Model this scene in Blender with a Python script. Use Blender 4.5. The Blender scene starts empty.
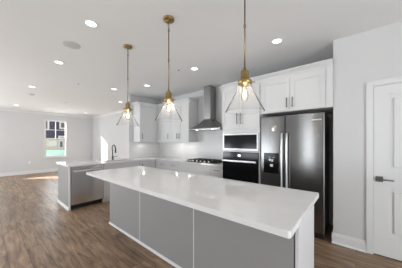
import bpy, bmesh, math, random
from mathutils import Vector, Matrix
random.seed(4)
S = bpy.context.scene
COL = S.collection

# ------------------------------------------------------------------ camera
FPX, YAW, HOR, CAMH = 182.9, 0.703, 142.47, 1.355
cd = bpy.data.cameras.new('camera')
cam = bpy.data.objects.new('camera', cd)
COL.objects.link(cam)
cam.location = (0, 0, CAMH)
cam.rotation_euler = (math.pi / 2, 0, YAW)
cd.sensor_fit = 'HORIZONTAL'
cd.sensor_width = 36
cd.lens = 36 * FPX / 402
cd.shift_y = (HOR - 134) / 402
cd.clip_start = 0.05
S.camera = cam

# ------------------------------------------------------------------ world, sun, daylight, exposure
POWER = {'sun': 34, 'sky': .7, 'side': 102, 'rear': 5, 'far': 0, 'side_up': 0, 'rear_up': 0, 'far_up': 212, 'mid': 0, 'mid_up': 72, 'win': 20, 'down': .8, 'puck': .55, 'slit': 16, 'pend': 8.5}
S.view_settings.view_transform = 'Standard'
S.view_settings.look = 'None'
S.view_settings.gamma = 1
S.view_settings.exposure = -0.04
W = bpy.data.worlds.new('sky')
S.world = W
W.use_nodes = True
bg = W.node_tree.nodes['Background']
bg.inputs[0].default_value = (0.93, 0.97, 1, 1)
bg.inputs[1].default_value = POWER['sky']

def add_light(name, kind, loc, energy, color=(1, 1, 1), direction=None, **kw):
    l = bpy.data.lights.new(name, kind)
    l.energy = energy
    l.color = color
    for k, v in kw.items():
        setattr(l, k, v)
    o = bpy.data.objects.new(name, l)
    COL.objects.link(o)
    o.location = loc
    if direction:
        o.rotation_euler = Vector(direction).to_track_quat('-Z', 'Y').to_euler()
    return o

add_light('sun', 'SUN', (-16, -6, 6), POWER['sun'], (1, .97, .92), (1, 1, -.56), angle=.009)
# lamps added in unseen openings behind and beside the camera, some tilted upward
SKYC, FILLC = (.90, .955, 1), (.885, .95, 1)
for tag_, loc, dx, dy, w_ in (('side', (3.05, .2, 1.2), -1, 0, 3.0), ('rear', (1.4, -3.95, 1.2), 0, 1, 2.0), ('far', (-7.5, -3.95, 1.2), 0, 1, 3.2), ('mid', (-4.3, -3.95, 1.2), 0, 1, 2.0)):
    add_light('daylight_' + tag_, 'AREA', loc, POWER[tag_], SKYC, (dx, dy, .1), shape='RECTANGLE', size=w_, size_y=2.1)
    add_light('ground_light_' + tag_, 'AREA', (loc[0] - dx * .05, loc[1] - dy * .05, .7), POWER[tag_ + '_up'], FILLC, (dx, dy, .9), shape='RECTANGLE', size=w_, size_y=1.2)  # upward lamp added to brighten the ceiling
add_light('daylight_sidelight', 'AREA', (-1.73, -3.95, 1.25), POWER['slit'], SKYC, (0, 1, 0), shape='RECTANGLE', size=.13, size_y=2.3)  # narrow lamp added to put a bright streak on the fridge
for y_ in (2.16, -.19):
    add_light('window_sky', 'AREA', (-10.98, y_, 1.55), POWER['win'], SKYC, (1, 0, -.15), shape='RECTANGLE', size=.8, size_y=1.6)

# ------------------------------------------------------------------ materials
def new_mat(name):
    m = bpy.data.materials.new(name)
    m.use_nodes = True
    return m, m.node_tree, m.node_tree.nodes['Principled BSDF']

def mat(name, col, rough=.5, metal=0, noise=0, scale=8, bump=0, bscale=200, spec=None):
    m, nt, b = new_mat(name)
    b.inputs['Base Color'].default_value = (*col, 1)
    b.inputs['Roughness'].default_value = rough
    b.inputs['Metallic'].default_value = metal
    if spec is not None:
        b.inputs['Specular IOR Level'].default_value = spec
    tc = nt.nodes.new('ShaderNodeTexCoord')
    n = nt.nodes.new('ShaderNodeTexNoise')
    n.inputs['Scale'].default_value = scale
    nt.links.new(tc.outputs['Object'], n.inputs['Vector'])
    r = nt.nodes.new('ShaderNodeValToRGB')
    r.color_ramp.elements[0].color = (*[c * (1 - noise) for c in col], 1)
    r.color_ramp.elements[1].color = (*[min(1, c * (1 + noise)) for c in col], 1)
    nt.links.new(n.outputs['Fac'], r.inputs['Fac'])
    nt.links.new(r.outputs['Color'], b.inputs['Base Color'])
    if bump:
        n2 = nt.nodes.new('ShaderNodeTexNoise')
        n2.inputs['Scale'].default_value = bscale
        nt.links.new(tc.outputs['Object'], n2.inputs['Vector'])
        bp = nt.nodes.new('ShaderNodeBump')
        bp.inputs['Strength'].default_value = bump
        bp.inputs['Distance'].default_value = .002
        nt.links.new(n2.outputs['Fac'], bp.inputs['Height'])
        nt.links.new(bp.outputs['Normal'], b.inputs['Normal'])
    return m

def emis(name, col, strength):
    m, nt, b = new_mat(name)
    b.inputs['Base Color'].default_value = (*col, 1)
    b.inputs['Emission Color'].default_value = (*col, 1)
    b.inputs['Emission Strength'].default_value = strength
    return m

M = {}
M['wall'] = mat('wall_paint', (.66, .66, .66), .85, noise=.015, scale=3, bump=.05, bscale=300)
M['ceiling'] = mat('ceiling_paint', (.85, .85, .85), .9, noise=.01, scale=2, bump=.05, bscale=300)
M['trim'] = mat('white_trim_paint', (.76, .76, .76), .4, noise=.01)
M['white'] = mat('white_cabinet_paint', (.72, .72, .718), .38, noise=.01)
M['gray'] = mat('gray_cabinet_paint', (.315, .312, .312), .45, noise=.01)
M['seam'] = mat('panel_seam', (.62, .62, .62), .4, noise=.01)
M['lgray'] = mat('light_gray_cabinet_paint', (.70, .69, .70), .42, noise=.01)
M['black'] = mat('black_plastic', (.012, .012, .013), .35, noise=.1)
M['iron'] = mat('cast_iron', (.018, .018, .018), .6, noise=.2, bump=.2)
M['blackglass'] = mat('black_glass', (.005, .005, .006), .12, noise=.05, spec=.22)
M['handle'] = mat('brushed_nickel_pull', (.15, .147, .145), .35, metal=.8, noise=.05)
M['lever'] = mat('brushed_graphite', (.20, .195, .19), .35, metal=.9, noise=.05)
M['brass'] = mat('aged_brass', (.42, .29, .12), .3, metal=1, noise=.15, scale=30)
M['bronze'] = mat('bronze_rod', (.30, .225, .14), .35, metal=1, noise=.15, scale=30)
M['faucet'] = mat('gunmetal_faucet', (.09, .09, .095), .3, metal=.8, noise=.05)
M['plastic'] = mat('white_plastic', (.82, .82, .81), .35, noise=.01)
M['grille'] = mat('painted_speaker_grille', (.60, .60, .60), .7, noise=.02, bump=.4, bscale=600)
M['chrome'] = mat('polished_handle_steel', (.75, .75, .75), .36, metal=1, noise=.02)
M['slate'] = mat('slate_siding', (.055, .05, .085), .7, noise=.1)
M['tan'] = mat('cream_siding', (.62, .55, .42), .8, noise=.06)
M['teal'] = mat('teal_board', (.52, .80, .75), .7, noise=.06)
M['gravel'] = mat('outdoor_ground', (.35, .32, .27), .9, noise=.3, scale=20)
M['display'] = emis('lit_display', (.9, .95, 1), 1.6)
M['lens'] = emis('lamp_lens', (1, .98, .95), 4.5)
M['puck'] = emis('puck_lens', (1, .96, .9), 6)
M['bulb'] = emis('warm_filament', (1, .74, .42), 9)

def steel(name, base, rough, axis_scale, wob=.10):
    m, nt, b = new_mat(name)
    b.inputs['Metallic'].default_value = 1
    b.inputs['Anisotropic'].default_value = .75
    b.inputs['Anisotropic Rotation'].default_value = .25
    tg = nt.nodes.new('ShaderNodeTangent')
    tg.direction_type = 'RADIAL'
    tg.axis = 'Z'
    nt.links.new(tg.outputs[0], b.inputs['Tangent'])
    tc = nt.nodes.new('ShaderNodeTexCoord')
    mp = nt.nodes.new('ShaderNodeMapping')
    mp.inputs['Scale'].default_value = axis_scale
    n = nt.nodes.new('ShaderNodeTexNoise')
    n.inputs['Scale'].default_value = 1
    n.inputs['Detail'].default_value = 3
    nt.links.new(tc.outputs['Object'], mp.inputs['Vector'])
    nt.links.new(mp.outputs['Vector'], n.inputs['Vector'])
    r = nt.nodes.new('ShaderNodeValToRGB')
    r.color_ramp.elements[0].position = .3
    r.color_ramp.elements[1].position = .7
    r.color_ramp.elements[0].color = (*[base * .9] * 3, 1)
    r.color_ramp.elements[1].color = (base * 1.08, base * 1.07, base * 1.06, 1)
    nt.links.new(n.outputs['Fac'], r.inputs['Fac'])
    nt.links.new(r.outputs['Color'], b.inputs['Base Color'])
    b.inputs['Roughness'].default_value = rough
    bp = nt.nodes.new('ShaderNodeBump')
    bp.inputs['Strength'].default_value = wob
    bp.inputs['Distance'].default_value = .004
    nt.links.new(n.outputs['Fac'], bp.inputs['Height'])
    nt.links.new(bp.outputs['Normal'], b.inputs['Normal'])
    return m
M['steel'] = steel('brushed_steel', .25, .20, (7, 7, .25))
M['steel_dw'] = steel('brushed_dishwasher_steel', .78, .2, (5, 5, .3), .5)
M['steel_hood'] = steel('brushed_hood_steel', .32, .24, (7, 7, .25))
M['steel_h'] = steel('brushed_steel_light', .42, .28, (2, 2, 30))

def glass(name, tint, gloss_rough, haze, blend=.15):
    m = bpy.data.materials.new(name)
    m.use_nodes = True
    nt = m.node_tree
    nt.nodes.clear()
    out = nt.nodes.new('ShaderNodeOutputMaterial')
    tr = nt.nodes.new('ShaderNodeBsdfTransparent')
    tr.inputs[0].default_value = (*tint, 1)
    gl = nt.nodes.new('ShaderNodeBsdfGlossy')
    gl.inputs['Roughness'].default_value = gloss_rough
    lw = nt.nodes.new('ShaderNodeLayerWeight')
    lw.inputs['Blend'].default_value = blend
    mx = nt.nodes.new('ShaderNodeMixShader')
    nt.links.new(lw.outputs['Fresnel'], mx.inputs[0])
    nt.links.new(tr.outputs[0], mx.inputs[1])
    nt.links.new(gl.outputs[0], mx.inputs[2])
    df = nt.nodes.new('ShaderNodeBsdfDiffuse')
    df.inputs[0].default_value = (.8, .8, .8, 1)
    tl = nt.nodes.new('ShaderNodeBsdfTranslucent')
    tl.inputs[0].default_value = (.8, .8, .8, 1)
    m2 = nt.nodes.new('ShaderNodeMixShader')
    m2.inputs[0].default_value = .5
    nt.links.new(df.outputs[0], m2.inputs[1])
    nt.links.new(tl.outputs[0], m2.inputs[2])
    m3 = nt.nodes.new('ShaderNodeMixShader')
    m3.inputs[0].default_value = haze
    nt.links.new(mx.outputs[0], m3.inputs[1])
    nt.links.new(m2.outputs[0], m3.inputs[2])
    nt.links.new(m3.outputs[0], out.inputs[0])
    return m
M['pane'] = glass('window_glass', (.97, .98, .98), .02, .0)
M['shade'] = glass('clear_seeded_glass', (.985, .985, .985), .08, .045, .05)
M['bulbglass'] = glass('bulb_glass', (1, .95, .88), .05, .02)

def quartz():
    m, nt, b = new_mat('white_quartz')
    tc = nt.nodes.new('ShaderNodeTexCoord')
    n = nt.nodes.new('ShaderNodeTexNoise')
    n.inputs['Scale'].default_value = 2.2
    n.inputs['Detail'].default_value = 8
    n.inputs['Distortion'].default_value = 1.2
    nt.links.new(tc.outputs['Object'], n.inputs['Vector'])
    r = nt.nodes.new('ShaderNodeValToRGB')
    e = r.color_ramp.elements
    e[0].position, e[0].color = .42, (.85, .848, .845, 1)
    e[1].position, e[1].color = .6, (.85, .848, .845, 1)
    v = e.new(.5)
    v.color = (.825, .823, .82, 1)
    nt.links.new(n.outputs['Fac'], r.inputs['Fac'])
    nt.links.new(r.outputs['Color'], b.inputs['Base Color'])
    b.inputs['Roughness'].default_value = .06
    return m
M['quartz'] = quartz()

def floor_mat():
    m, nt, b = new_mat('wood_plank_floor')
    tc = nt.nodes.new('ShaderNodeTexCoord')
    br = nt.nodes.new('ShaderNodeTexBrick')
    br.offset = .37
    br.inputs['Scale'].default_value = 1
    br.inputs['Brick Width'].default_value = 1.35
    br.inputs['Row Height'].default_value = .17
    br.inputs['Mortar Size'].default_value = .0022
    br.inputs['Mortar Smooth'].default_value = .2
    br.inputs['Color1'].default_value = (0, 0, 0, 1)
    br.inputs['Color2'].default_value = (1, 1, 1, 1)
    br.inputs['Mortar'].default_value = (.5, .5, .5, 1)
    nt.links.new(tc.outputs['Object'], br.inputs['Vector'])
    # grain, shifted per plank
    mp = nt.nodes.new('ShaderNodeMapping')
    mp.inputs['Scale'].default_value = (1.4, 11, 1)
    nt.links.new(tc.outputs['Object'], mp.inputs['Vector'])
    ad = nt.nodes.new('ShaderNodeVectorMath')
    ad.operation = 'MULTIPLY_ADD'
    nt.links.new(br.outputs['Color'], ad.inputs[0])
    ad.inputs[1].default_value = (7, 7, 7)
    nt.links.new(mp.outputs['Vector'], ad.inputs[2])
    n = nt.nodes.new('ShaderNodeTexNoise')
    n.inputs['Scale'].default_value = 1.6
    n.inputs['Detail'].default_value = 7
    n.inputs['Roughness'].default_value = .62
    n.inputs['Distortion'].default_value = .8
    nt.links.new(ad.outputs[0], n.inputs['Vector'])
    r = nt.nodes.new('ShaderNodeValToRGB')
    e = r.color_ramp.elements
    e[0].position, e[0].color = .30, (.10, .058, .033, 1)
    e[1].position, e[1].color = .70, (.46, .31, .195, 1)
    k = e.new(.5)
    k.color = (.28, .178, .108, 1)
    nt.links.new(n.outputs['Fac'], r.inputs['Fac'])
    pv = nt.nodes.new('ShaderNodeMapRange')
    pv.inputs['To Min'].default_value = .86
    pv.inputs['To Max'].default_value = 1.12
    nt.links.new(br.outputs['Color'], pv.inputs['Value'])
    mu = nt.nodes.new('ShaderNodeVectorMath')
    mu.operation = 'SCALE'
    nt.links.new(r.outputs['Color'], mu.inputs[0])
    nt.links.new(pv.outputs[0], mu.inputs['Scale'])
    # dark knots
    kp = nt.nodes.new('ShaderNodeMapping')
    kp.inputs['Scale'].default_value = (1.7, 5.5, 1)
    nt.links.new(tc.outputs['Object'], kp.inputs['Vector'])
    kn = nt.nodes.new('ShaderNodeTexNoise')
    kn.inputs['Scale'].default_value = 1.9
    kn.inputs['Detail'].default_value = 4
    nt.links.new(kp.outputs['Vector'], kn.inputs['Vector'])
    kr = nt.nodes.new('ShaderNodeMapRange')
    kr.inputs['From Min'].default_value = .60
    kr.inputs['From Max'].default_value = .74
    kr.inputs['To Min'].default_value = 0
    kr.inputs['To Max'].default_value = .55
    nt.links.new(kn.outputs['Fac'], kr.inputs['Value'])
    km = nt.nodes.new('ShaderNodeMix')
    km.data_type = 'RGBA'
    nt.links.new(kr.outputs[0], km.inputs[0])
    nt.links.new(mu.outputs[0], km.inputs[6])
    km.inputs[7].default_value = (.07, .045, .03, 1)
    mx = nt.nodes.new('ShaderNodeMix')
    mx.data_type = 'RGBA'
    nt.links.new(br.outputs['Fac'], mx.inputs[0])
    nt.links.new(km.outputs[2], mx.inputs[6])
    mx.inputs[7].default_value = (.045, .03, .02, 1)
    nt.links.new(mx.outputs[2], b.inputs['Base Color'])
    b.inputs['Roughness'].default_value = .36
    bp = nt.nodes.new('ShaderNodeBump')
    bp.inputs['Strength'].default_value = .15
    bp.inputs['Distance'].default_value = .002
    nt.links.new(n.outputs['Fac'], bp.inputs['Height'])
    nt.links.new(bp.outputs['Normal'], b.inputs['Normal'])
    return m
M['floor'] = floor_mat()

def tile_mat(name, swap):
    m, nt, b = new_mat(name)
    tc = nt.nodes.new('ShaderNodeTexCoord')
    sp = nt.nodes.new('ShaderNodeSeparateXYZ')
    cb = nt.nodes.new('ShaderNodeCombineXYZ')
    nt.links.new(tc.outputs['Object'], sp.inputs[0])
    nt.links.new(sp.outputs['Y' if swap else 'X'], cb.inputs['X'])
    nt.links.new(sp.outputs['Z'], cb.inputs['Y'])
    br = nt.nodes.new('ShaderNodeTexBrick')
    br.inputs['Scale'].default_value = 1
    br.inputs['Brick Width'].default_value = .30
    br.inputs['Row Height'].default_value = .10
    br.inputs['Mortar Size'].default_value = .002
    br.inputs['Color1'].default_value = (.78, .775, .77, 1)
    br.inputs['Color2'].default_value = (.75, .745, .74, 1)
    br.inputs['Mortar'].default_value = (.66, .655, .65, 1)
    nt.links.new(cb.outputs[0], br.inputs['Vector'])
    nt.links.new(br.outputs['Color'], b.inputs['Base Color'])
    b.inputs['Roughness'].default_value = .28
    return m
M['tile'] = tile_mat('white_wall_tile', False)
M['tile_side'] = tile_mat('white_wall_tile_side', True)

def siding(name, col):
    m, nt, b = new_mat(name)
    tc = nt.nodes.new('ShaderNodeTexCoord')
    w = nt.nodes.new('ShaderNodeTexWave')
    w.wave_type = 'BANDS'
    w.bands_direction = 'Z'
    w.wave_profile = 'SAW'
    w.inputs['Scale'].default_value = 2.2
    nt.links.new(tc.outputs['Object'], w.inputs['Vector'])
    r = nt.nodes.new('ShaderNodeValToRGB')
    r.color_ramp.elements[0].color = (*[c * .85 for c in col], 1)
    r.color_ramp.elements[1].color = (*col, 1)
    nt.links.new(w.outputs['Fac'], r.inputs['Fac'])
    nt.links.new(r.outputs['Color'], b.inputs['Base Color'])
    b.inputs['Roughness'].default_value = .7
    return m
M['slate'] = siding('slate_siding_boards', (.085, .078, .125))
M['tan'] = siding('cream_siding_boards', (.80, .74, .62))

# ------------------------------------------------------------------ mesh helpers
class MB:
    """collects shapes (world coordinates) into one mesh object"""
    def __init__(self):
        self.bm = bmesh.new()

    def box(self, x0, x1, y0, y1, z0, z1, bev=0, seg=2):
        a = bmesh.new()
        vs = [a.verts.new((x, y, z)) for z in (min(z0, z1), max(z0, z1)) for x, y in
              ((min(x0, x1), min(y0, y1)), (max(x0, x1), min(y0, y1)), (max(x0, x1), max(y0, y1)), (min(x0, x1), max(y0, y1)))]
        for f in ((3, 2, 1, 0), (4, 5, 6, 7), (0, 1, 5, 4), (1, 2, 6, 5), (2, 3, 7, 6), (3, 0, 4, 7)):
            a.faces.new([vs[i] for i in f])
        if bev:
            bmesh.ops.bevel(a, geom=a.edges[:], offset=bev, segments=seg, affect='EDGES', profile=.5)
        self.merge(a)
        return self

    def merge(self, a):
        me = bpy.data.meshes.new('tmp')
        a.to_mesh(me)
        a.free()
        self.bm.from_mesh(me)
        bpy.data.meshes.remove(me)

    def lathe(self, prof, cx, cy, cz, n=32, closed=False):
        """prof: (radius, z) pairs"""
        rings = []
        for r, z in prof:
            if r < 1e-6:
                rings.append([self.bm.verts.new((cx, cy, cz + z))])
            else:
                rings.append([self.bm.verts.new((cx + r * math.cos(2 * math.pi * k / n), cy + r * math.sin(2 * math.pi * k / n), cz + z)) for k in range(n)])
        pairs = list(zip(rings, rings[1:]))
        if closed:
            pairs.append((rings[-1], rings[0]))
        for a, b in pairs:
            for k in range(n):
                j = (k + 1) % n
                if len(a) == 1 and len(b) == 1:
                    continue
                if len(a) == 1:
                    f = self.bm.faces.new((a[0], b[j], b[k]))
                elif len(b) == 1:
                    f = self.bm.faces.new((a[k], a[j], b[0]))
                else:
                    f = self.bm.faces.new((a[k], a[j], b[j], b[k]))
                f.smooth = True
        return self

    def tube(self, pts, r, n=12):
        pts = [Vector(p) for p in pts]
        rs = r if isinstance(r, (list, tuple)) else [r] * len(pts)
        rings = []
        ref = None
        for i, p in enumerate(pts):
            t = (pts[min(i + 1, len(pts) - 1)] - pts[max(i - 1, 0)]).normalized()
            if ref is None:
                ref = Vector((0, 0, 1)) if abs(t.z) < .9 else Vector((1, 0, 0))
            u = (ref - t * ref.dot(t)).normalized()
            ref = u
            w = t.cross(u)
            rings.append([self.bm.verts.new(p + (u * math.cos(2 * math.pi * k / n) + w * math.sin(2 * math.pi * k / n)) * rs[i]) for k in range(n)])
        for a, b in zip(rings, rings[1:]):
            for k in range(n):
                f = self.bm.faces.new((a[k], a[(k + 1) % n], b[(k + 1) % n], b[k]))
                f.smooth = True
        self.bm.faces.new(rings[0][::-1])
        self.bm.faces.new(rings[-1])
        return self

    def prism(self, poly, fn, u0, u1):
        """poly: (w, z) outline; fn(u, w, z) -> xyz"""
        a = [self.bm.verts.new(fn(u0, w, z)) for w, z in poly]
        b = [self.bm.verts.new(fn(u1, w, z)) for w, z in poly]
        n = len(poly)
        for k in range(n):
            self.bm.faces.new((a[k], a[(k + 1) % n], b[(k + 1) % n], b[k]))
        self.bm.faces.new(a[::-1])
        self.bm.faces.new(b)
        return self

    def hull(self, pts):
        vs = [self.bm.verts.new(p) for p in pts]
        bmesh.ops.convex_hull(self.bm, input=vs)
        return self

    def build(self, name, m, parent=None, label=None):
        bmesh.ops.recalc_face_normals(self.bm, faces=self.bm.faces[:])
        if parent is not None:
            off = root_loc(parent)
            bmesh.ops.translate(self.bm, verts=self.bm.verts[:], vec=-off)
        me = bpy.data.meshes.new(name)
        self.bm.to_mesh(me)
        self.bm.free()
        me.materials.append(M[m])
        o = bpy.data.objects.new(name, me)
        COL.objects.link(o)
        o.parent = parent
        if label:
            o['label'] = label
        return o

def root_loc(o):
    v = Vector((0, 0, 0))
    while o is not None:
        v = v + Vector(o.location)
        o = o.parent
    return v

def tag(o, label, cat, group=None, kind=None):
    o['label'] = label
    o['category'] = cat
    if group:
        o['group'] = group
    if kind:
        o['kind'] = kind
    return o

def thing(name, loc, label, cat, group=None, kind=None):
    o = bpy.data.objects.new(name, None)
    o.empty_display_size = .1
    COL.objects.link(o)
    o.location = loc
    return tag(o, label, cat, group, kind)

def copy_tree(o, parent=None):
    c = o.copy()
    COL.objects.link(c)
    c.parent = parent
    for ch in [k for k in o.children]:
        copy_tree(ch, c)
    return c

def struct(o, label, cat):
    return tag(o, label, cat, kind='structure')

# planes: fn(u, w, z): u along the wall, w out of the wall
def facing_minus_y(y):
    return lambda u, w, z: (u, y - w, z)

def facing_plus_x(x):
    return lambda u, w, z: (x + w, u, z)

def pbox(mb, fn, u0, u1, w0, w1, z0, z1, bev=0):
    a, b = fn(u0, w0, z0), fn(u1, w1, z1)
    return mb.box(a[0], b[0], a[1], b[1], a[2], b[2], bev)

def shaker(fn, u0, u1, z0, z1, m, parent, name='door', t=.02, rail=.06):
    mb = MB()
    pbox(mb, fn, u0, u0 + rail, 0, t, z0, z1, .0015)
    pbox(mb, fn, u1 - rail, u1, 0, t, z0, z1, .0015)
    pbox(mb, fn, u0 + rail - .001, u1 - rail + .001, 0, t - .0003, z0, z0 + rail, .0015)
    pbox(mb, fn, u0 + rail - .001, u1 - rail + .001, 0, t - .0003, z1 - rail, z1, .0015)
    pbox(mb, fn, u0 + rail - .004, u1 - rail + .004, 0, t - .010, z0 + rail - .004, z1 - rail + .004)
    return mb.build(name, m, parent)

def slab_front(fn, u0, u1, z0, z1, m, parent, name='drawer', t=.02):
    return pbox(MB(), fn, u0, u1, 0, t, z0, z1, .002).build(name, m, parent)

def pull(fn, u, z, length, parent, vertical=True, w=.02):
    mb = MB()
    if vertical:
        pbox(mb, fn, u - .006, u + .006, w + .024, w + .036, z - length / 2, z + length / 2, .003)
        for s in (-1, 1):
            zz = z + s * (length / 2 - .018)
            pbox(mb, fn, u - .005, u + .005, w, w + .026, zz - .005, zz + .005)
    else:
        pbox(mb, fn, u - length / 2, u + length / 2, w + .024, w + .036, z - .006, z + .006, .003)
        for s in (-1, 1):
            uu = u + s * (length / 2 - .018)
            pbox(mb, fn, uu - .005, uu + .005, w, w + .026, z - .005, z + .005)
    return mb.build('handle', 'handle', parent)

# ------------------------------------------------------------------ dimensions
XW, XR = -10.786, 2.75          # window wall, right end of the room
YB, YD, YF = 3.72, 3.05, -3.6   # back wall, door wall, wall behind the camera
H = 2.735
XA = -.235                      # corner of the door wall and the fridge alcove
XS = -4.95                      # partition face behind the peninsula
T = .12

# ------------------------------------------------------------------ structure
struct(MB().box(XW - T, XR + T, YF - T, YD + 1.05, -.1, 0).build('floor', 'floor'), 'brown wood plank floor running through the whole room', 'floor')
struct(MB().box(XW - T, XR + T, YF - T, YD + 1.05, H, H + .1).build('ceiling', 'ceiling'), 'plain off-white ceiling with recessed lights', 'ceiling')
struct(MB().box(XW - T, XA, YB, YB + T, 0, H).build('wall_back', 'wall'), 'pale gray wall behind the cabinets and far living area', 'wall')

WZ0, WZ1 = .67, 2.41
WINS = ((1.728, 2.592), (-.62, .245))
mb = MB()
ys = [YF, WINS[1][0], WINS[1][1], WINS[0][0], WINS[0][1], YB]
mb.box(XW - T, XW, ys[0], ys[1], 0, H).box(XW - T, XW, ys[2], ys[3], 0, H).box(XW - T, XW, ys[4], ys[5], 0, H)
for a, b in WINS:
    mb.box(XW - T, XW, a, b, 0, WZ0).box(XW - T, XW, a, b, WZ1, H)
struct(mb.build('wall_left', 'wall'), 'far pale gray wall holding the small white window', 'wall')

# door wall with its doorway (door leaf 0.162 .. 0.925)
DX0, DX1, DZ = .155, .935, 2.04
mb = MB()
mb.box(XA, DX0, YD, YD + T, 0, H).box(DX1, XR, YD, YD + T, 0, H).box(DX0, DX1, YD, YD + T, DZ, H)
struct(mb.build('wall_right', 'wall'), 'pale gray wall beside the white panel door', 'wall')
struct(MB().box(XA, XA + T, YD + T, YB + T, 0, H).build('wall_alcove', 'wall'), 'side wall of the refrigerator alcove', 'wall')
mb = MB().box(XA + T + .001, XR, YD + .9, YD + 1, 0, H).box(XR - .1, XR, YD + T + .001, YD + .9, 0, H)  # unseen walls added so no outside light leaks past the door
struct(mb.build('wall_closet', 'wall'), 'inner walls of the closed room behind the panel door', 'wall')
struct(MB().box(XS - T, XS, 2.66, YB, 0, H).build('wall_partition', 'wall'), 'short partition wall at the left end of the upper cabinets', 'wall')

# the walls behind the camera, with openings added to let light in
mb = MB()
mb.box(XW - T, -9.2, YF - T, YF, 0, H).box(-5.8, -5.4, YF - T, YF, 0, H).box(-3.2, -1.86, YF - T, YF, 0, H).box(-1.60, .3, YF - T, YF, 0, H).box(-1.86, -1.60, YF - T, YF, 2.45, H).box(2.5, XR + T, YF - T, YF, 0, H)
mb.box(-9.2, -5.8, YF - T, YF, 2.45, H).box(.3, 2.5, YF - T, YF, 2.45, H).box(-5.4, -3.2, YF - T, YF, 2.45, H)
struct(mb.build('wall_front', 'wall'), 'wall behind the camera with three wide openings and a narrow one', 'wall')
mb = MB()
mb.box(XR, XR + T, YF, -1.4, 0, H).box(XR, XR + T, 1.8, YD + T, 0, H).box(XR, XR + T, -1.4, 1.8, 2.45, H)
struct(mb.build('wall_side', 'wall'), 'wall to the right of the camera with a wide opening', 'wall')

struct(MB().box(-11, 3, -8.6, YF - T - .01, 2.5, 2.62).build('porch_roof', 'trim'), 'roof of the porch outside the openings behind the camera', 'roof')  # unseen slab added to keep sun from entering the rear openings

# baseboards
def baseboard(name, fn, u0, u1, label):
    mb = MB()
    mb.prism(((0, 0), (.016, 0), (.016, .105), (.011, .118), (.009, .132), (0, .135)), fn, u0, u1)
    mb.prism(((.016, 0), (.030, 0), (.026, .014), (.016, .02)), fn, u0, u1)
    struct(mb.build(name, 'trim'), label, 'baseboard')
baseboard('baseboard_right', facing_minus_y(YD), XA - .016, .098, 'white baseboard along the wall beside the door')
baseboard('baseboard_left', facing_plus_x(XW), YF + .01, YB - .02, 'white baseboard under the far window')
baseboard('baseboard_back', facing_minus_y(YB), XW + .02, XS - T - .02, 'white baseboard along the far part of the back wall')
baseboard('baseboard_alcove', facing_minus_y(YB), -.325, XA, 'white baseboard deep in the refrigerator alcove')
baseboard('baseboard_side', facing_minus_y(YD), 1.0, XR, 'white baseboard to the right of the panel door')
mb = MB()
mb.prism(((0, 0), (.016, 0), (.016, .118), (.009, .132), (0, .135)), lambda u, w, z: (XA - w, u, z), YD, YB - .03)
struct(mb.build('baseboard_alcove_side', 'trim'), 'white baseboard on the alcove side wall', 'baseboard')

# crown moulding in the far room
CR = ((0, 0), (.085, 0), (.085, -.012), (.06, -.03), (.03, -.065), (.014, -.09), (.014, -.105), (0, -.105))
CR = tuple((w, z + H) for w, z in CR)
struct(MB().prism(CR, facing_plus_x(XW), YF + .02, YB).build('trim_1', 'trim'), 'white crown moulding above the far window wall', 'trim')
struct(MB().prism(CR, facing_minus_y(YB), XW + .09, XS - T).build('trim_2', 'trim'), 'white crown moulding on the far stretch of back wall', 'trim')

# windows
def window(idx, y0, y1, label):
    w = thing('window_%d' % idx, (XW, (y0 + y1) / 2, WZ0), label, 'window', kind='structure')
    mb = MB()
    f = .038
    x0, x1 = XW - T, XW + .006
    mb.box(x0, x1, y0, y0 + f, WZ0, WZ1).box(x0, x1, y1 - f, y1, WZ0, WZ1)
    mb.box(x0, x1, y0 + f, y1 - f, WZ1 - f, WZ1).box(x0, x1, y0 + f, y1 - f, WZ0, WZ0 + f)
    mb.build('window_frame', 'trim', w)
    MB().box(XW + .001, XW + .05, y0 - .05, y1 + .05, WZ0 - .028, WZ0 + .006, .004).build('window_sill', 'trim', w)
    zm = (WZ0 + WZ1) / 2
    for k, (a, b, xo) in enumerate(((zm - .02, WZ1 - f, XW - .075), (WZ0 + f, zm + .02, XW - .04))):
        mb = MB()
        s = .03
        mb.box(xo, xo + .03, y0 + f, y0 + f + s, a, b).box(xo, xo + .03, y1 - f - s, y1 - f, a, b)
        mb.box(xo, xo + .03, y0 + f + s, y1 - f - s, a, a + s).box(xo, xo + .03, y0 + f + s, y1 - f - s, b - s, b)
        if k == 0:
            ym, zc = (y0 + y1) / 2, (a + b) / 2
            mb.box(xo + .004, xo + .026, ym - .013, ym + .013, a + s, b - s)
            mb.box(xo + .005, xo + .025, y0 + f + s, y1 - f - s, zc - .013, zc + .013)
        sash = mb.build('sash', 'trim', w)
        MB().box(xo + .013, xo + .017, y0 + f + .01, y1 - f - .01, a + .01, b - .01).build('pane', 'pane', sash)
window(1, *WINS[0], 'white double-hung window with divided upper sash on the far wall')
window(2, *WINS[1], 'white double-hung window on the far wall outside the frame')

# door
d = thing('door_1', (DX0, YD, 0), 'white two-panel interior door with dark lever handle', 'door', kind='structure')
mb = MB()
fn = facing_minus_y(YD + .035)
u0, u1 = .164, .928
za = .012
stiles = ((u0, .287), (.805, u1))
for a, b in stiles:
    pbox(mb, fn, a, b, 0, .035, za, 2.03)
for a, b in ((za, .25), (.826, 1.022), (1.922, 2.03)):
    pbox(mb, fn, .287, .805, 0, .035, a, b)
for a, b in ((.25, .826), (1.022, 1.922)):
    pbox(mb, fn, .287, .805, 0, .014, a, b)
    # sticking around the panel and the raised field
    for q in ((.287, .303, a, b), (.789, .805, a, b)):
        pbox(mb, fn, q[0], q[1], .012, .026, q[2], q[3])
    for q in ((.303, .789, a, a + .016), (.303, .789, b - .016, b)):
        pbox(mb, fn, q[0], q[1], .012, .026, q[2], q[3])
    pbox(mb, fn, .335, .757, .012, .031, a + .048, b - .048, .006)
mb.build('door_panel', 'trim', d)
mb = MB()
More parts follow.
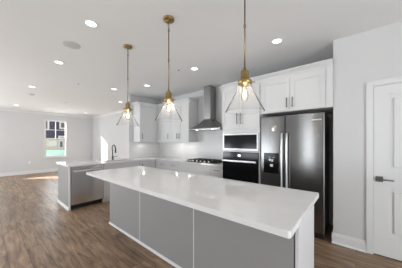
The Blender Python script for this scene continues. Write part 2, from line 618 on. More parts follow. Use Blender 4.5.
mb.box(DX0, u0 - .002, YD, YD + T, 0, DZ).box(u1 + .002, DX1, YD, YD + T, 0, DZ).box(u0 - .002, u1 + .002, YD, YD + T, 2.032, DZ)
mb.build('jamb', 'trim', d)
mb = MB()
fn = facing_minus_y(YD)
for a, b, z0, z1 in ((.098, .160, 0, 2.102), (.930, .992, 0, 2.102)):
    pbox(mb, fn, a, b, 0, .016, z0, z1, .003)
pbox(mb, fn, .160, .930, 0, .0155, 2.038, 2.102, .003)
pbox(mb, fn, .096, .112, .016, .021, 0, 2.104, .002)
pbox(mb, fn, .112, .978, .015, .021, 2.088, 2.104, .002)
pbox(mb, fn, .978, .994, .016, .021, 0, 2.104, .002)
mb.build('casing', 'trim', d)
mb = MB()
pbox(mb, fn, .178, .245, 0, .008, .885, .952, .002)
mb.tube([(.212, YD - .008, .918), (.212, YD - .05, .918)], .011)
mb.tube([(.206, YD - .05, .918), (.26, YD - .052, .918), (.33, YD - .05, .917)], [.0095, .0085, .0075])
mb.build('door_handle', 'lever', d, 'dark lever handle on a square plate')
MB().box(.158, .163, YD - .004, YD + .012, .89, .95).build('strike_plate', 'black', d)

# tile on the walls between counter and uppers
struct(MB().box(XS + .012, -2.005, YB - .012, YB, .901, 1.80).build('wall_backsplash', 'tile'), 'glossy white tile behind the cooktop and hood', 'backsplash')
struct(MB().box(XS, XS + .012, 2.67, YB - .013, .901, 1.364).build('wall_backsplash_side', 'tile_side'), 'glossy white tile on the partition under the left upper cabinet', 'backsplash')

# ------------------------------------------------------------------ upper cabinets
CZ0, CZ1 = 1.365, 2.42
CROWN = ((0, 0), (.008, 0), (.012, .012), (.012, .022), (.05, .06), (.056, .062), (.056, .078), (0, .078))

def crown_part(parent, segs, z):
    """segs: (fn, u0, u1)"""
    mb = MB()
    for fn, a, b in segs:
        mb.prism(tuple((w, zz + z) for w, zz in CROWN), fn, a, b)
    return mb.build('crown_moulding', 'white', parent)

# left upper on the partition
c = thing('wall_cabinet', (XS, 3.25, CZ0), 'white upper cabinet with one door on the partition wall, nearest the sink', 'cabinet')
mb = MB().box(XS + .001, -4.622, 2.79, YB - .001, CZ0, CZ1)
mb.build('carcass', 'white', c)
fx = facing_plus_x(-4.62)
dr = shaker(fx, 2.795, 3.33, CZ0 + .003, CZ1 - .04, 'white', c)
pull(fx, 2.86, 1.53, .14, dr)
crown_part(c, ((facing_plus_x(-4.62), 2.734, 3.39), (facing_minus_y(2.79), XS, -4.564)), CZ1)
# back upper, single door beside the corner
c = thing('wall_cabinet', (-4.33, YB, CZ0), 'white upper cabinet with one narrow door, in the corner of the back wall', 'cabinet')
MB().box(-4.619, -4.022, 3.392, YB - .001, CZ0, CZ1).build('carcass', 'white', c)
fb = facing_minus_y(3.39)
dr = shaker(fb, -4.505, -4.026, CZ0 + .003, CZ1 - .04, 'white', c)
pull(fb, -4.07, 1.53, .14, dr)
crown_part(c, ((fb, -4.619, -4.022),), CZ1)
c = thing('wall_cabinet', (-3.665, YB, CZ0), 'white upper cabinet with two doors, left of the range hood', 'cabinet')
MB().box(-4.020, -3.27, 3.392, YB - .001, CZ0, CZ1).build('carcass', 'white', c)
for a, b, h in ((-4.017, -3.647, -3.69), (-3.643, -3.273, -3.60)):
    dr = shaker(fb, a, b, CZ0 + .003, CZ1 - .04, 'white', c)
    pull(fb, h, 1.53, .14, dr)
crown_part(c, ((fb, -4.020, -3.214), (facing_plus_x(-3.27), 3.334, YB - .001)), CZ1)

# oven tower
TX0, TX1 = -2.003, -1.245
YT = 3.02
ft = facing_minus_y(YT)
c = thing('oven_cabinet', ((TX0 + TX1) / 2, YB, 0), 'tall white cabinet housing the microwave and wall oven', 'cabinet')
mb = MB()
mb.box(TX0, TX0 + .019, YT, YB - .001, .0, CZ1 - .03).box(TX1 - .019, TX1, YT, YB - .001, .0, CZ1 - .03)
mb.box(TX0 + .019, TX1 - .019, YT + .02, YB - .001, 1.575, CZ1 - .03)
mb.box(TX0 + .019, TX1 - .019, YT + .07, YB - .001, 0, .44)
mb.box(TX0 + .019, TX1 - .019, YB - .03, YB - .001, .44, 1.575)
mb.box(TX0 + .019, TX1 - .019, YT, YB - .03, 1.178, 1.20)
mb.box(TX0 + .019, TX1 - .019, YT, YT + .02, 1.535, CZ1 - .03)
mb.box(TX0 + .019, TX1 - .019, YT, YT + .07, .10, .44)
mb.build('carcass', 'white', c)
for a, b, h in ((TX0 + .006, -1.626, -1.662), (-1.622, TX1 - .006, -1.586)):
    dr = shaker(ft, a, b, 1.61, 2.36, 'white', c)
    pull(ft, h, 1.79, .2, dr)
dr = slab_front(ft, TX0 + .006, TX1 - .006, .12, .42, 'white', c)
pull(ft, -1.624, .30, .2, dr, False)
crown_part(c, ((ft, TX0 - .056, TX1), (lambda u, w, z: (TX0 - w, u, z), YT - .056, YB - .001)), CZ1 - .03)

# microwave and oven
def appliance_front(name, z0, z1, label, cat):
    return thing(name, ((TX0 + TX1) / 2, YT, z0), label, cat)
m_ = appliance_front('microwave', 1.205, 1.53, 'built-in microwave with steel frame above the wall oven', 'microwave')
MB().box(TX0 + .03, TX1 - .03, YT + .001, YT + .42, 1.212, 1.524).build('body', 'black', m_)
mb = MB()
a, b = TX0 + .021, TX1 - .021
pbox(mb, ft, a, b, .001, .014, 1.492, 1.53, .002)
pbox(mb, ft, a, b, .001, .014, 1.205, 1.245, .002)
pbox(mb, ft, a, a + .022, .001, .0135, 1.244, 1.493)
pbox(mb, ft, b - .03, b, .001, .0135, 1.244, 1.493)
mb.build('frame', 'steel_h', m_)
mwd = pbox(MB(), ft, a + .024, b - .032, .001, .012, 1.247, 1.49, .002).build('door', 'blackglass', m_)
pbox(MB(), ft, a + .06, b - .19, .012, .0125, 1.275, 1.465).build('window', 'blackglass', mwd)
pbox(MB(), ft, b - .15, b - .06, .012, .0127, 1.44, 1.465).build('display', 'blackglass', mwd)

o_ = appliance_front('wall_oven', .445, 1.172, 'black glass wall oven with steel handle under the microwave', 'oven')
MB().box(TX0 + .03, TX1 - .03, YT + .001, YT + .55, .455, 1.165).build('body', 'black', o_)
pn = pbox(MB(), ft, a, b, .001, .022, 1.055, 1.172, .003).build('control_panel', 'blackglass', o_)
pbox(MB(), ft, -1.655, -1.60, .022, .0228, 1.10, 1.135).build('display', 'display', pn, 'lit clock display')
od = pbox(MB(), ft, a, b, .001, .03, .45, 1.05, .003).build('oven_door', 'blackglass', o_)
pbox(MB(), ft, a + .09, b - .09, .03, .0305, .56, .92).build('window', 'blackglass', od)
mb = MB()
pbox(mb, ft, a + .02, b - .02, .062, .084, 1.0, 1.034, .006)
pbox(mb, ft, a + .04, a + .06, .03, .064, 1.004, 1.030)
pbox(mb, ft, b - .06, b - .04, .03, .064, 1.004, 1.030)
mb.build('handle', 'chrome', od, 'steel bar handle')

# cabinet over the refrigerator
c = thing('wall_cabinet', (-.74, YB, 1.83), 'wide white two-door cabinet above the refrigerator', 'cabinet')
MB().box(TX1 + .002, XA - .001, YT + .001, YB - .001, 1.835, CZ1 - .03).build('carcass', 'white', c)
for a, b, h in ((TX1 + .03, -.772, -.81), (-.768, -.318, -.73)):
    dr = shaker(ft, a, b, 1.842, 2.345, 'white', c)
    pull(ft, h, 1.965, .15, dr)
pbox(MB(), ft, -.312, XA - .002, 0, .004, 1.836, CZ1 - .03).build('filler_strip', 'white', c)
crown_part(c, ((ft, TX1 + .002, XA - .002),), CZ1 - .03)

# ------------------------------------------------------------------ refrigerator
r_ = thing('refrigerator', (-.776, 3.35, 0), 'stainless side-by-side refrigerator with water dispenser in the left door', 'refrigerator')
FX0, FX1, FY = -1.224, -.328, 3.0
MB().box(FX0 + .008, FX1 - .008, FY + .085, YB - .03, .03, 1.765, .004).build('body', 'lever', r_, 'dark gray cabinet sides')
MB().box(FX0 + .02, FX1 - .02, FY + .04, FY + .2, .0, .075).build('toe_grille', 'black', r_)
ff = facing_minus_y(FY + .075)
split = -.837
ld = MB()
pbox(ld, ff, FX0, split - .004, 0, .075, .085, 1.775, .010)
ld = ld.build('left_door', 'steel', r_)
rd = MB()
pbox(rd, ff, split + .004, FX1, 0, .075, .085, 1.775, .010)
rd = rd.build('right_door', 'steel', r_)
for u, dd in ((-.872, ld), (-.800, rd)):
    mb = MB()
    pts = [(u, FY + .004, 1.50)] + [(u, FY - .058 - .012 * math.sin(math.pi * k / 10), 1.485 - (1.485 - .575) * k / 10) for k in range(11)] + [(u, FY + .004, .56)]
    mb.tube(pts, .0155, 12)
    mb.build('handle', 'chrome', dd, 'bright steel bar handle')
f0 = facing_minus_y(FY)
dp = pbox(MB(), f0, -1.168, -.93, -.004, .006, .857, 1.185, .003)
dp = dp.build('dispenser', 'blackglass', r_, 'black water and ice dispenser')
for u0, u1, z0, z1 in ((-1.085, -1.055, 1.055, 1.092), (-1.048, -1.015, 1.045, 1.085), (-1.065, -1.02, .965, 1.005), (-1.09, -1.05, 1.115, 1.119), (-1.03, -.99, 1.113, 1.117)):
    pbox(MB(), f0, u0, u1, .006, .0068, z0, z1).build('pictogram', 'plastic', dp, 'small white pictogram')
mb = MB()
x = -.475
for k, (wd, hh) in enumerate(((.012, .016), (.008, .02), (.005, .014), (.008, .012), (.010, .02), (.014, .014), (.009, .012), (.005, .02), (.010, .016))):
    pbox(mb, f0, x, x + wd, .0, .0025, 1.676 - hh / 2, 1.676 + hh / 2)
    x += wd + .0035
mb.build('badge', 'plastic', rd, 'tiny pale nameplate')

# ------------------------------------------------------------------ base cabinets along the back wall
BF = 3.12
fk = facing_minus_y(BF)
def base_unit(x0, x1, label, fronts):
    c = thing('base_cabinet', ((x0 + x1) / 2, YB, 0), label, 'cabinet')
    mb = MB()
    mb.box(x0 + .001, x1 - .001, BF + .001, YB - .001, .11, .864)
    mb.box(x0 + .001, x1 - .001, BF + .07, YB - .001, 0, .11)
    mb.build('carcass', 'lgray', c)
    for kind, a, b, z0, z1 in fronts:
        if kind == 'drawer':
            o = slab_front(fk, a, b, z0, z1, 'lgray', c)
            pull(fk, (a + b) / 2, (z0 + z1) / 2, .14, o, False)
        elif kind == 'panel':
            slab_front(fk, a, b, z0, z1, 'lgray', c, 'false_front')
        else:
            o = shaker(fk, a, b, z0, z1, 'lgray', c)
            pull(fk, b - .05, z1 - .12, .14, o)
base_unit(-4.338, -3.30, 'gray base cabinet with two drawers left of the cooktop', (
    ('drawer', -4.20, -3.76, .70, .855), ('drawer', -3.755, -3.305, .70, .855), ('door', -4.20, -3.76, .12, .69), ('door', -3.755, -3.305, .12, .69)))
base_unit(-3.30, -2.37, 'gray base cabinet directly under the cooktop', (
    ('panel', -3.295, -2.375, .70, .855), ('drawer', -3.295, -2.375, .41, .69), ('drawer', -3.295, -2.375, .12, .40)))
base_unit(-2.37, TX0 - .001, 'narrow gray drawer cabinet between cooktop and wall oven', (
    ('drawer', -2.365, -2.012, .70, .855), ('drawer', -2.365, -2.012, .41, .69), ('drawer', -2.365, -2.012, .12, .40)))

# ------------------------------------------------------------------ peninsula
PF = -4.34
fp = facing_plus_x(PF)
pe = thing('peninsula', (-4.765, 1.087, 0), 'gray paneled end and back of the peninsula around the dishwasher', 'peninsula')
MB().box(-5.19, PF - .026, 1.076, 1.098, .0, .864).build('end_face', 'gray', pe)
MB().box(PF - .026, PF + .004, 1.074, 1.1, 0, .864, .002).build('post', 'white', pe, 'white vertical edge strip')
mb = MB()
mb.prism(((0, 0), (.018, 0), (.016, .02), (.008, .05), (0, .055)), facing_minus_y(1.076), -5.19, PF + .002)
mb.build('base_moulding', 'trim', pe, 'white base moulding')
MB().box(-5.19, -5.17, 1.099, 2.655, 0, .864).build('back_face', 'gray', pe)

c = thing('base_cabinet', (-4.65, 2.2, 0), 'pale sink base cabinet next to the dishwasher', 'cabinet')
mb = MB()
mb.box(-4.95, PF - .001, 1.722, 1.74, .11, .864).box(-4.95, PF - .001, 2.60, 2.618, .11, .864)
mb.box(-4.95, PF - .001, 1.74, 2.60, .11, .13).box(-4.95, -4.93, 1.74, 2.60, .13, .864)
mb.box(PF - .02, PF - .001, 1.74, 2.60, .69, .864)
mb.box(-4.95, PF - .06, 1.722, 2.618, 0, .11)
mb.build('carcass', 'white', c)
MB().box(PF - .06, PF - .045, 1.722, 2.618, 0, .108).build('toe_kick', 'trim', c)
slab_front(fp, 1.725, 2.615, .70, .855, 'white', c, 'false_front')
for a, b, h in ((1.725, 2.168, 2.12), (2.172, 2.615, 2.22)):
    o = shaker(fp, a, b, .12, .69, 'white', c)
    pull(fp, h, .57, .14, o)
c = thing('base_cabinet', (-4.65, 2.9, 0), 'gray corner base cabinet where the peninsula meets the back run', 'cabinet')
MB().box(XS + .001, PF - .001, 2.62, YB - .001, .0, .864).build('carcass', 'lgray', c)
o = shaker(fp, 2.625, 3.09, .12, .855, 'lgray', c)
pull(fp, 2.68, .72, .14, o)

dw = thing('dishwasher', (-4.64, 1.41, 0), 'stainless steel dishwasher at the near end of the peninsula', 'dishwasher')
MB().box(-4.93, PF - .03, 1.106, 1.716, .06, .858).build('tub', 'black', dw)
MB().box(PF - .09, PF - .075, 1.106, 1.716, 0, .10).build('toe_kick', 'black', dw)
dd = pbox(MB(), fp, 1.112, 1.712, -.028, .016, .10, .80, .004).build('door', 'steel_dw', dw)
pbox(MB(), fp, 1.112, 1.712, -.028, .014, .803, .856, .004).build('control_panel', 'steel_dw', dw, 'steel control strip')
mb = MB()
mb.tube([(PF + .012, 1.16, .775), (PF + .055, 1.165, .775), (PF + .062, 1.41, .775), (PF + .055, 1.66, .775), (PF + .012, 1.665, .775)], .013)
mb.build('handle', 'chrome', dd, 'steel towel-bar handle')

# continuous counter, peninsula and back run, with the sink cut-out
SX0, SX1, SY0, SY1 = -4.74, -4.42, 1.82, 2.54
CT0, CT1 = .866, .90
mb = MB()
mb.box(-5.23, PF + .028, 1.046, SY0, CT0, CT1, .003)
mb.box(-5.23, SX0, SY0, SY1, CT0, CT1).box(SX1, PF + .028, SY0, SY1, CT0, CT1)
mb.box(-5.23, PF + .028, SY1, 2.655, CT0, CT1)
mb.box(XS + .001, PF + .028, 2.655, YB - .001, CT0, CT1)
mb.box(PF + .028, TX0 - .001, BF - .03, YB - .001, CT0, CT1, .001)
tag(mb.build('countertop', 'quartz'), 'white L-shaped countertop over the peninsula and the back cabinets', 'countertop')

sk = thing('sink', ((SX0 + SX1) / 2, (SY0 + SY1) / 2, .70), 'steel undermount sink basin in the peninsula counter', 'sink')
mb = MB()
z0, z1, t = .70, .864, .006
mb.box(SX0 - t, SX1 + t, SY0 - t, SY1 + t, z0 - t, z0)
mb.box(SX0 - t, SX0, SY0 - t, SY1 + t, z0, z1).box(SX1, SX1 + t, SY0 - t, SY1 + t, z0, z1)
mb.box(SX0, SX1, SY0 - t, SY0, z0, z1).box(SX0, SX1, SY1, SY1 + t, z0, z1)
mb.build('basin', 'steel_h', sk)
MB().lathe(((0, .002), (.035, .002), (.045, .006), (.045, 0)), -4.58, 2.18, z0, 20).build('drain', 'chrome', sk)

fa = thing('faucet', (-4.83, 2.145, CT1), 'dark gooseneck kitchen faucet standing behind the sink', 'faucet')
mb = MB()
mb.lathe(((0, 0), (.03, 0), (.03, .008), (.021, .014), (.019, .10), (.017, .105), (0, .106)), -4.83, 2.145, CT1, 20)
mb.build('base', 'faucet', fa)
mb = MB()
pts = [(-4.83, 2.145, .99), (-4.83, 2.145, 1.19)]
for k in range(0, 13):
    a = math.pi * k / 12
    pts.append((-4.735 - .095 * math.cos(a), 2.13, 1.19 + .10 * math.sin(a)))
pts[0] = (-4.83, 2.13, .99); pts[1] = (-4.83, 2.13, 1.15)
mb.tube([(-4.83, 2.145, .99), (-4.83, 2.14, 1.15)] + pts[2:], .0135, 14)
mb.build('gooseneck', 'faucet', fa)
MB().tube([(-4.64, 2.13, 1.192), (-4.64, 2.13, 1.15), (-4.637, 2.13, 1.09)], [.0155, .018, .0185], 14).build('spray_head', 'faucet', fa)
MB().tube([(-4.83, 2.16, .975), (-4.80, 2.205, .985), (-4.77, 2.255, 1.0)], [.011, .008, .006], 10).build('lever', 'faucet', fa)

# cooktop
ck = thing('cooktop', (-2.75, 3.40, CT1), 'black gas cooktop with iron grates under the hood', 'cooktop')
KX0, KX1, KY0, KY1 = -3.18, -2.27, 3.16, 3.66
MB().box(KX0, KX1, KY0, KY1, CT1 + .001, CT1 + .012, .003).build('top_plate', 'blackglass', ck)
for k in range(3):
    a = KX0 + .02 + k * .295
    b = a + .28
    mb = MB()
    zt = CT1 + .042
    for yy in (KY0 + .075, KY1 - .02):
        mb.box(a, b, yy - .006, yy + .006, zt - .012, zt)
    for xx in (a + .006, b - .006, (a + b) / 2):
        mb.box(xx - .006, xx + .006, KY0 + .075, KY1 - .02, zt - .012, zt)
    mb.box(a, b, 3.435, 3.447, zt - .012, zt)
    for xx in (a + .006, b - .006):
        for yy in (KY0 + .078, KY1 - .022):
            mb.box(xx - .007, xx + .007, yy - .007, yy + .007, CT1 + .012, zt)
    mb.build('grate', 'iron', ck)
for x, y in ((-3.02, 3.32), (-3.02, 3.55), (-2.725, 3.44), (-2.43, 3.32), (-2.43, 3.55)):
    MB().lathe(((0, .02), (.034, .02), (.038, .014), (.045, .012), (.045, 0)), x, y, CT1 + .012, 20).build('burner', 'iron', ck)
for k in range(5):
    MB().lathe(((0, .026), (.015, .026), (.018, .022), (.019, 0)), KX0 + .22 + k * .118, KY0 + .038, CT1 + .012, 16).build('knob', 'chrome', ck, 'silver control knob')

# range hood
hd = thing('range_hood', (-2.64, YB - .012, 1.65), 'stainless steel chimney range hood over the cooktop', 'range hood')
hx0, hx1, hy0, hy1 = -3.09, -2.19, 3.2, YB - .013
cx0, cx1, cy0 = -2.865, -2.655, 3.48
mb = MB()
N = 10
rings = []
for k in range(N + 1):
    s = k / N
    q = 1 - (1 - s) ** 1.35         # hollow, flaring sides
    x0 = hx0 + (cx0 - hx0) * q
    x1 = hx1 + (cx1 - hx1) * q
    y0 = hy0 + (cy0 - hy0) * q
    z = 1.672 + (1.93 - 1.672) * s ** 1.05
    rings.append([mb.bm.verts.new(p) for p in ((x0, y0, z), (x1, y0, z), (x1, hy1, z), (x0, hy1, z))])
for a, b in zip(rings, rings[1:]):
    for k in range(4):
        mb.bm.faces.new((a[k], a[(k + 1) % 4], b[(k + 1) % 4], b[k]))
mb.bm.faces.new(rings[0][::-1])
mb.bm.faces.new(rings[-1])
mb.build('canopy', 'steel_hood', hd)
lip = MB().box(hx0, hx1, hy0, hy1, 1.648, 1.674, .002).build('lip', 'steel_hood', hd)
for k in range(4):
    MB().box(-2.515 + k * .022, -2.503 + k * .022, hy0 - .004, hy0, 1.655, 1.667).build('button', 'chrome', lip)
mb = MB().box(hx0 + .06, hx1 - .06, hy0 + .06, hy1 - .06, 1.642, 1.648)
mb.build('filter', 'steel', hd)
for x in (-2.87, -2.41):
    MB().lathe(((0, -.004), (.028, -.004), (.03, 0), (0, 0)), x, hy0 + .035, 1.648, 16).build('hood_lamp', 'puck', hd, 'round lit hood lamp')
MB().box(cx0, cx1, cy0, hy1, 1.93, 2.3, .003).build('chimney', 'steel_hood', hd)
MB().box(cx0 + .006, cx1 - .006, cy0 + .006, hy1, 2.3, H - .002, .003).build('chimney_extension', 'steel_hood', hd)

# ------------------------------------------------------------------ island
IX0, IX1, IY0, IY1 = -3.183, -.254, 1.003, 1.953
BX0, BX1, BY0, BY1 = -3.165, -.29, 1.353, 1.925
il = thing('kitchen_island', (-1.72, 1.64, 0), 'long gray kitchen island base under the white slab', 'island')
MB().box(BX0 + .01, BX1 - .024, BY0 + .02, BY1, 0, .858).build('carcass', 'gray', il)
fi = facing_minus_y(BY0 + .02)
xs = (BX0, -2.235, -1.245, BX1 - .028)
for a, b in zip(xs, xs[1:]):
    pbox(MB(), fi, a + .004, b - .004, .0, .02, .0, .86, .003).build('front_panel', 'gray', il)
for x in xs[1:3]:  # pale strips paint the bevel highlight beside each panel groove
    pbox(MB(), fi, x - .006, x + .006, .001, .0235, .0, .859, .003).build('seam_strip', 'seam', il, 'thin pale batten between panels')
mb = MB()
mb.prism(((0, 0), (.018, 0), (.016, .012), (.008, .022), (0, .024)), facing_minus_y(BY0), BX0, BX1)
mb.build('base_moulding', 'trim', il, 'white quarter-round at the floor')
MB().box(BX1 - .022, BX1, BY0 - .004, BY1 + .002, 0, .86, .002).build('end_panel', 'lgray', il, 'pale right end panel')
MB().box(BX0 - .002, BX0 + .018, BY0 + .021, BY1 + .002, 0, .86, .002).build('end_panel', 'gray', il)
for a, b in ((BX0 + .02, -2.23), (-2.23, -1.25), (-1.25, BX1 - .024)):
    m0 = (a + b) / 2
    for q0, q1 in ((a + .004, m0 - .002), (m0 + .002, b - .004)):
        o = shaker(lambda u, w, z: (u, BY1 + w, z), q0, q1, .11, .855, 'gray', il)
MB().box(BX0 + .03, BX1 - .03, BY1, BY1 + .004, .0, .10).build('toe_kick', 'gray', il)

def slab_with_corners(x0, x1, y0, y1, z0, z1, rad):
    mb = MB()
    pts = []
    for cx, cy, a0 in ((x1 - rad, y1 - rad, 0), (x0 + rad, y1 - rad, 90), (x0 + rad, y0 + rad, 180), (x1 - rad, y0 + rad, 270)):
        for k in range(5):
            a = math.radians(a0 + 90 * k / 4)
            pts.append((cx + rad * math.cos(a), cy + rad * math.sin(a)))
    lo = [mb.bm.verts.new((x, y, z0)) for x, y in pts]
    hi = [mb.bm.verts.new((x, y, z1)) for x, y in pts]
    n = len(pts)
    for k in range(n):
        mb.bm.faces.new((lo[k], lo[(k + 1) % n], hi[(k + 1) % n], hi[k]))
    mb.bm.faces.new(lo[::-1])
    mb.bm.faces.new(hi)
    bmesh.ops.bevel(mb.bm, geom=[e for e in mb.bm.edges if abs(e.verts[0].co.z - e.verts[1].co.z) < 1e-6], offset=.003, segments=2, affect='EDGES')
    return mb
tag(slab_with_corners(IX0, IX1, IY0, IY1, .8605, .90, .018).build('island_countertop', 'quartz'),
    'long white polished slab on the gray kitchen island', 'countertop')

# ------------------------------------------------------------------ pendants over the island
PY = 1.325
def make_pendant(x, label):
    p = thing('pendant_light', (x, PY, H), label, 'pendant light', 'glass cone pendants over the island')
    MB().lathe(((0, 0), (.062, 0), (.062, -.012), (.056, -.020), (.014, -.024), (.010, -.034), (0, -.034)), x, PY, H, 28).build('canopy', 'brass', p)
    mb = MB()
    for k in range(3):           # short links under the canopy
        z = H - .05 - k * .034
        vert = k % 2
        pts = []
        for j in range(13):
            a = 2 * math.pi * j / 12
            o, zz = .008 * math.cos(a), .020 * math.sin(a)
            pts.append((x + (0 if vert else o), PY + (o if vert else 0), z + zz))
        mb.tube(pts, .0028, 6)
    mb.build('link', 'bronze', p)
    mb = MB()
    mb.tube([(x, PY, H - .128), (x, PY, 1.92)], .0062, 10)
    for z in (H - .13, 2.27, 1.925):
        mb.lathe(((0, .016), (.009, .014), (.009, -.014), (0, -.016)), x, PY, z, 12)
    mb.build('rod', 'bronze', p)
    s = MB().lathe(((0, .118), (.012, .118), (.014, .10), (.030, .092), (.032, .085), (.032, .03), (.040, .024), (.052, .018), (.055, .012), (.055, -.006), (.050, -.012), (.028, -.012), (.024, -.03), (0, -.03)), x, PY, 1.825, 28)
    s.build('socket', 'brass', p)
    for k in range(3):
        mb = MB()
        a = 2 * math.pi * k / 3 + .5
        q = (x + .055 * math.cos(a), PY + .055 * math.sin(a), 1.828)
        e = (x + .070 * math.cos(a), PY + .070 * math.sin(a), 1.828)
        mb.tube([q, e], .004, 8)
        mb.lathe(((0, .006), (.006, .004), (.006, -.004), (0, -.006)), e[0], e[1], e[2], 10)
        mb.build('thumb_screw', 'brass', p)
    t = .004
    prof = [(.049, 0), (.053, -.02), (.075, -.075), (.113, -.150), (.150, -.218), (.152, -.222), (.150, -.225)]
    inn = [(r - t, z) for r, z in prof[:-1]][::-1]
    MB().lathe(prof + inn, x, PY, 1.822, 48, closed=True).build('glass_shade', 'shade', p, 'clear flared glass cone')
    b = MB().lathe(((.012, 0), (.013, -.02), (.024, -.045), (.030, -.075), (.026, -.10), (.012, -.115), (0, -.118)), x, PY, 1.796, 24).build('bulb', 'bulbglass', p)
    mb = MB()
    mb.lathe(((0, -.02), (.006, -.028), (.011, -.06), (.008, -.085), (0, -.092)), x, PY, 1.796, 12)
    mb.build('filament', 'bulb', b)
    add_light('pendant_lamp', 'POINT', (x, PY, 1.735), POWER['pend'], (1, .95, .88), shadow_soft_size=.014)
    return p
make_pendant(-2.50, 'brass and glass pendant farthest from the camera, above the sink end of the island')
make_pendant(-1.595, 'brass and glass pendant in the middle of the three over the island')
make_pendant(-.670, 'brass and glass pendant nearest the refrigerator, its top out of frame')

# ------------------------------------------------------------------ recessed lights
LIGHTS = (
    (-2.345, .794, 'recessed ceiling light at upper left, closest to the camera'),
    (-3.90, .82, 'recessed ceiling light second from the front in the left row'),
    (-6.12, .75, 'recessed ceiling light third from the front in the left row'),
    (-9.6, .75, 'recessed ceiling light at the far left, near the window wall'),
    (-4.77, 2.15, 'recessed ceiling light just left of the farthest pendant, above the peninsula'),
    (-6.12, 2.98, 'recessed ceiling light beyond the peninsula near the back wall'),
    (-9.6, 3.03, 'recessed ceiling light in the far corner by the crown moulding'),
    (-3.865, 2.54, 'recessed ceiling light between the farthest and middle pendants'),
    (-2.30, 2.53, 'recessed ceiling light in front of the range hood'),
    (-.82, 2.565, 'recessed ceiling light in front of the refrigerator'),
)
proto = thing('recessed_light', (0, 0, H), '', 'ceiling light', 'recessed lights in the ceiling')
MB().lathe(((.055, -.001), (.074, -.001), (.075, -.003), (.070, -.006), (.057, -.006), (.055, -.001)), 0, 0, H, 28).build('trim_ring', 'plastic', proto)
MB().lathe(((0, -.0035), (.056, -.0035), (.056, -.001), (0, -.001)), 0, 0, H, 28).build('lens', 'lens', proto)
for k, (x, y, lab) in enumerate(LIGHTS):
    o = proto if k == 0 else copy_tree(proto)
    o.location = (x, y, H)
    o['label'] = lab
    sp = add_light('downlight', 'AREA', (x, y, H - .012), POWER['down'], (1, .965, .92), (0, 0, -1), shape='DISK', size=.11)
    sp.data.spread = math.radians(115)

# flat round speaker, sprinklers and a detector on the ceiling
c = MB().lathe(((0, -.008), (.095, -.008), (.108, -.004), (.108, -.001), (0, -.001)), -3.07, .79, H, 32)
tag(c.build('ceiling_speaker', 'grille'), 'flat round grille on the ceiling left of the farthest pendant', 'ceiling speaker')
c = MB().box(-7.22, -6.98, .82, .92, H - .008, H - .001, .003)
tag(c.build('ceiling_vent', 'grille'), 'small gray vent on the ceiling near the far left light', 'vent')
for x, y, lab in ((-4.97, 1.41, 'tiny sprinkler cap on the ceiling left of the farthest pendant'), (-2.565, 2.37, 'tiny sprinkler cap on the ceiling near the range hood light'),
                  (-7.64, 1.80, 'tiny sprinkler cap on the ceiling toward the far window')):
    s = thing('sprinkler', (x, y, H), lab, 'sprinkler', 'ceiling sprinklers')
    MB().lathe(((0, -.006), (.03, -.006), (.035, -.001), (0, -.001)), x, y, H, 20).build('cover_plate', 'plastic', s)
    MB().lathe(((0, -.02), (.012, -.019), (.012, -.006), (0, -.006)), x, y, H, 14).build('nozzle', 'lever', s)

# puck lights under the upper cabinets
for x, y, lab in ((-4.76, 3.02, 'puck light under the cabinet on the partition wall'),
                  (-3.93, 3.56, 'puck light under the corner end of the back cabinets'),
                  (-3.43, 3.56, 'puck light under the back cabinet beside the hood')):
    u = thing('puck_light', (x, y, CZ0), lab, 'cabinet light', 'puck lights under the upper cabinets')
    MB().lathe(((.024, -.001), (.034, -.001), (.034, -.010), (.024, -.011), (.024, -.001)), x, y, CZ0, 20).build('ring', 'plastic', u)
    MB().lathe(((0, -.008), (.0245, -.008), (.0245, -.002), (0, -.002)), x, y, CZ0, 20).build('lens', 'puck', u)
    l = add_light('puck_lamp', 'AREA', (x, y, CZ0 - .014), POWER['puck'], (1, .96, .9), (0, 0, -1), shape='DISK', size=.05)

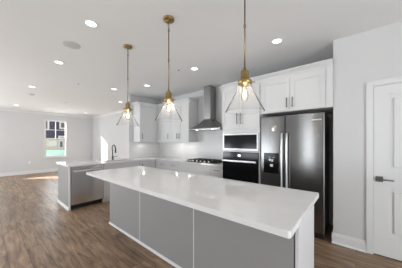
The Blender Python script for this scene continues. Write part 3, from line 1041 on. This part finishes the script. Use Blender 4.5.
# outlets
def outlet(fn, u, z, label):
    o = thing('outlet', fn(u, 0, z), label, 'outlet', 'white wall outlets')
    pbox(MB(), fn, u - .036, u + .036, .001, .007, z - .058, z + .058, .002).build('cover_plate', 'plastic', o)
    for s in (-1, 1):
        pbox(MB(), fn, u - .016, u + .016, .007, .009, z + s * .024 - .014, z + s * .024 + .014, .001).build('socket', 'plastic', o)
outlet(facing_plus_x(XW), 1.24, .49, 'white outlet on the far wall, left of the window')
outlet(facing_minus_y(YB - .013), -2.30, 1.18, 'white outlet on the tile beside the wall oven')
outlet(facing_plus_x(XS + .013), 3.50, 1.10, 'white outlet on the tile in the kitchen corner')

# ------------------------------------------------------------------ outside the window
struct(MB().box(-40, XW - T - .05, -25, 30, -.45, -.35).build('ground', 'gravel'), 'bare ground outside the far window', 'ground')
hx = -19
h_ = thing('neighbouring_house', (hx, 4, -.35), 'dark slate and cream house seen through the far window', 'house')
MB().box(hx - 4, hx, .8, 9, 1.62, 6.5).build('upper_wall', 'slate', h_, 'dark slate upper siding')
MB().box(hx - 4, hx - .02, .8, 9, -.35, 1.62).build('lower_wall', 'tan', h_, 'cream lower siding')
def ext_window(y0, y1, z0, z1):
    mb = MB()
    t = .11
    mb.box(hx, hx + .05, y0, y0 + t, z0, z1).box(hx, hx + .05, y1 - t, y1, z0, z1)
    mb.box(hx, hx + .05, y0 + t, y1 - t, z1 - t, z1).box(hx, hx + .05, y0 + t, y1 - t, z0, z0 + t)
    f = mb.build('window', 'trim', h_)
    MB().box(hx + .002, hx + .02, y0 + t, y1 - t, z0 + t, z1 - t).build('pane', 'lever', f)
ext_window(2.5, 3.36, 2.35, 3.2)
ext_window(4.02, 4.75, 2.50, 3.12)
ext_window(3.95, 4.8, 1.66, 1.92)
ext_window(3.95, 4.35, .85, 1.56)
MB().box(hx - .02, hx + .04, 3.3, 3.85, 1.1, 1.5).build('porch_light_panel', 'trim', h_)  # pale panel paints the lit patch on the cream wall
b_ = MB().box(-17.2, -17.1, 2.2, 5.4, -.35, .80)
tag(b_.build('barrier', 'teal'), 'low teal board barrier outside the far window', 'barrier')
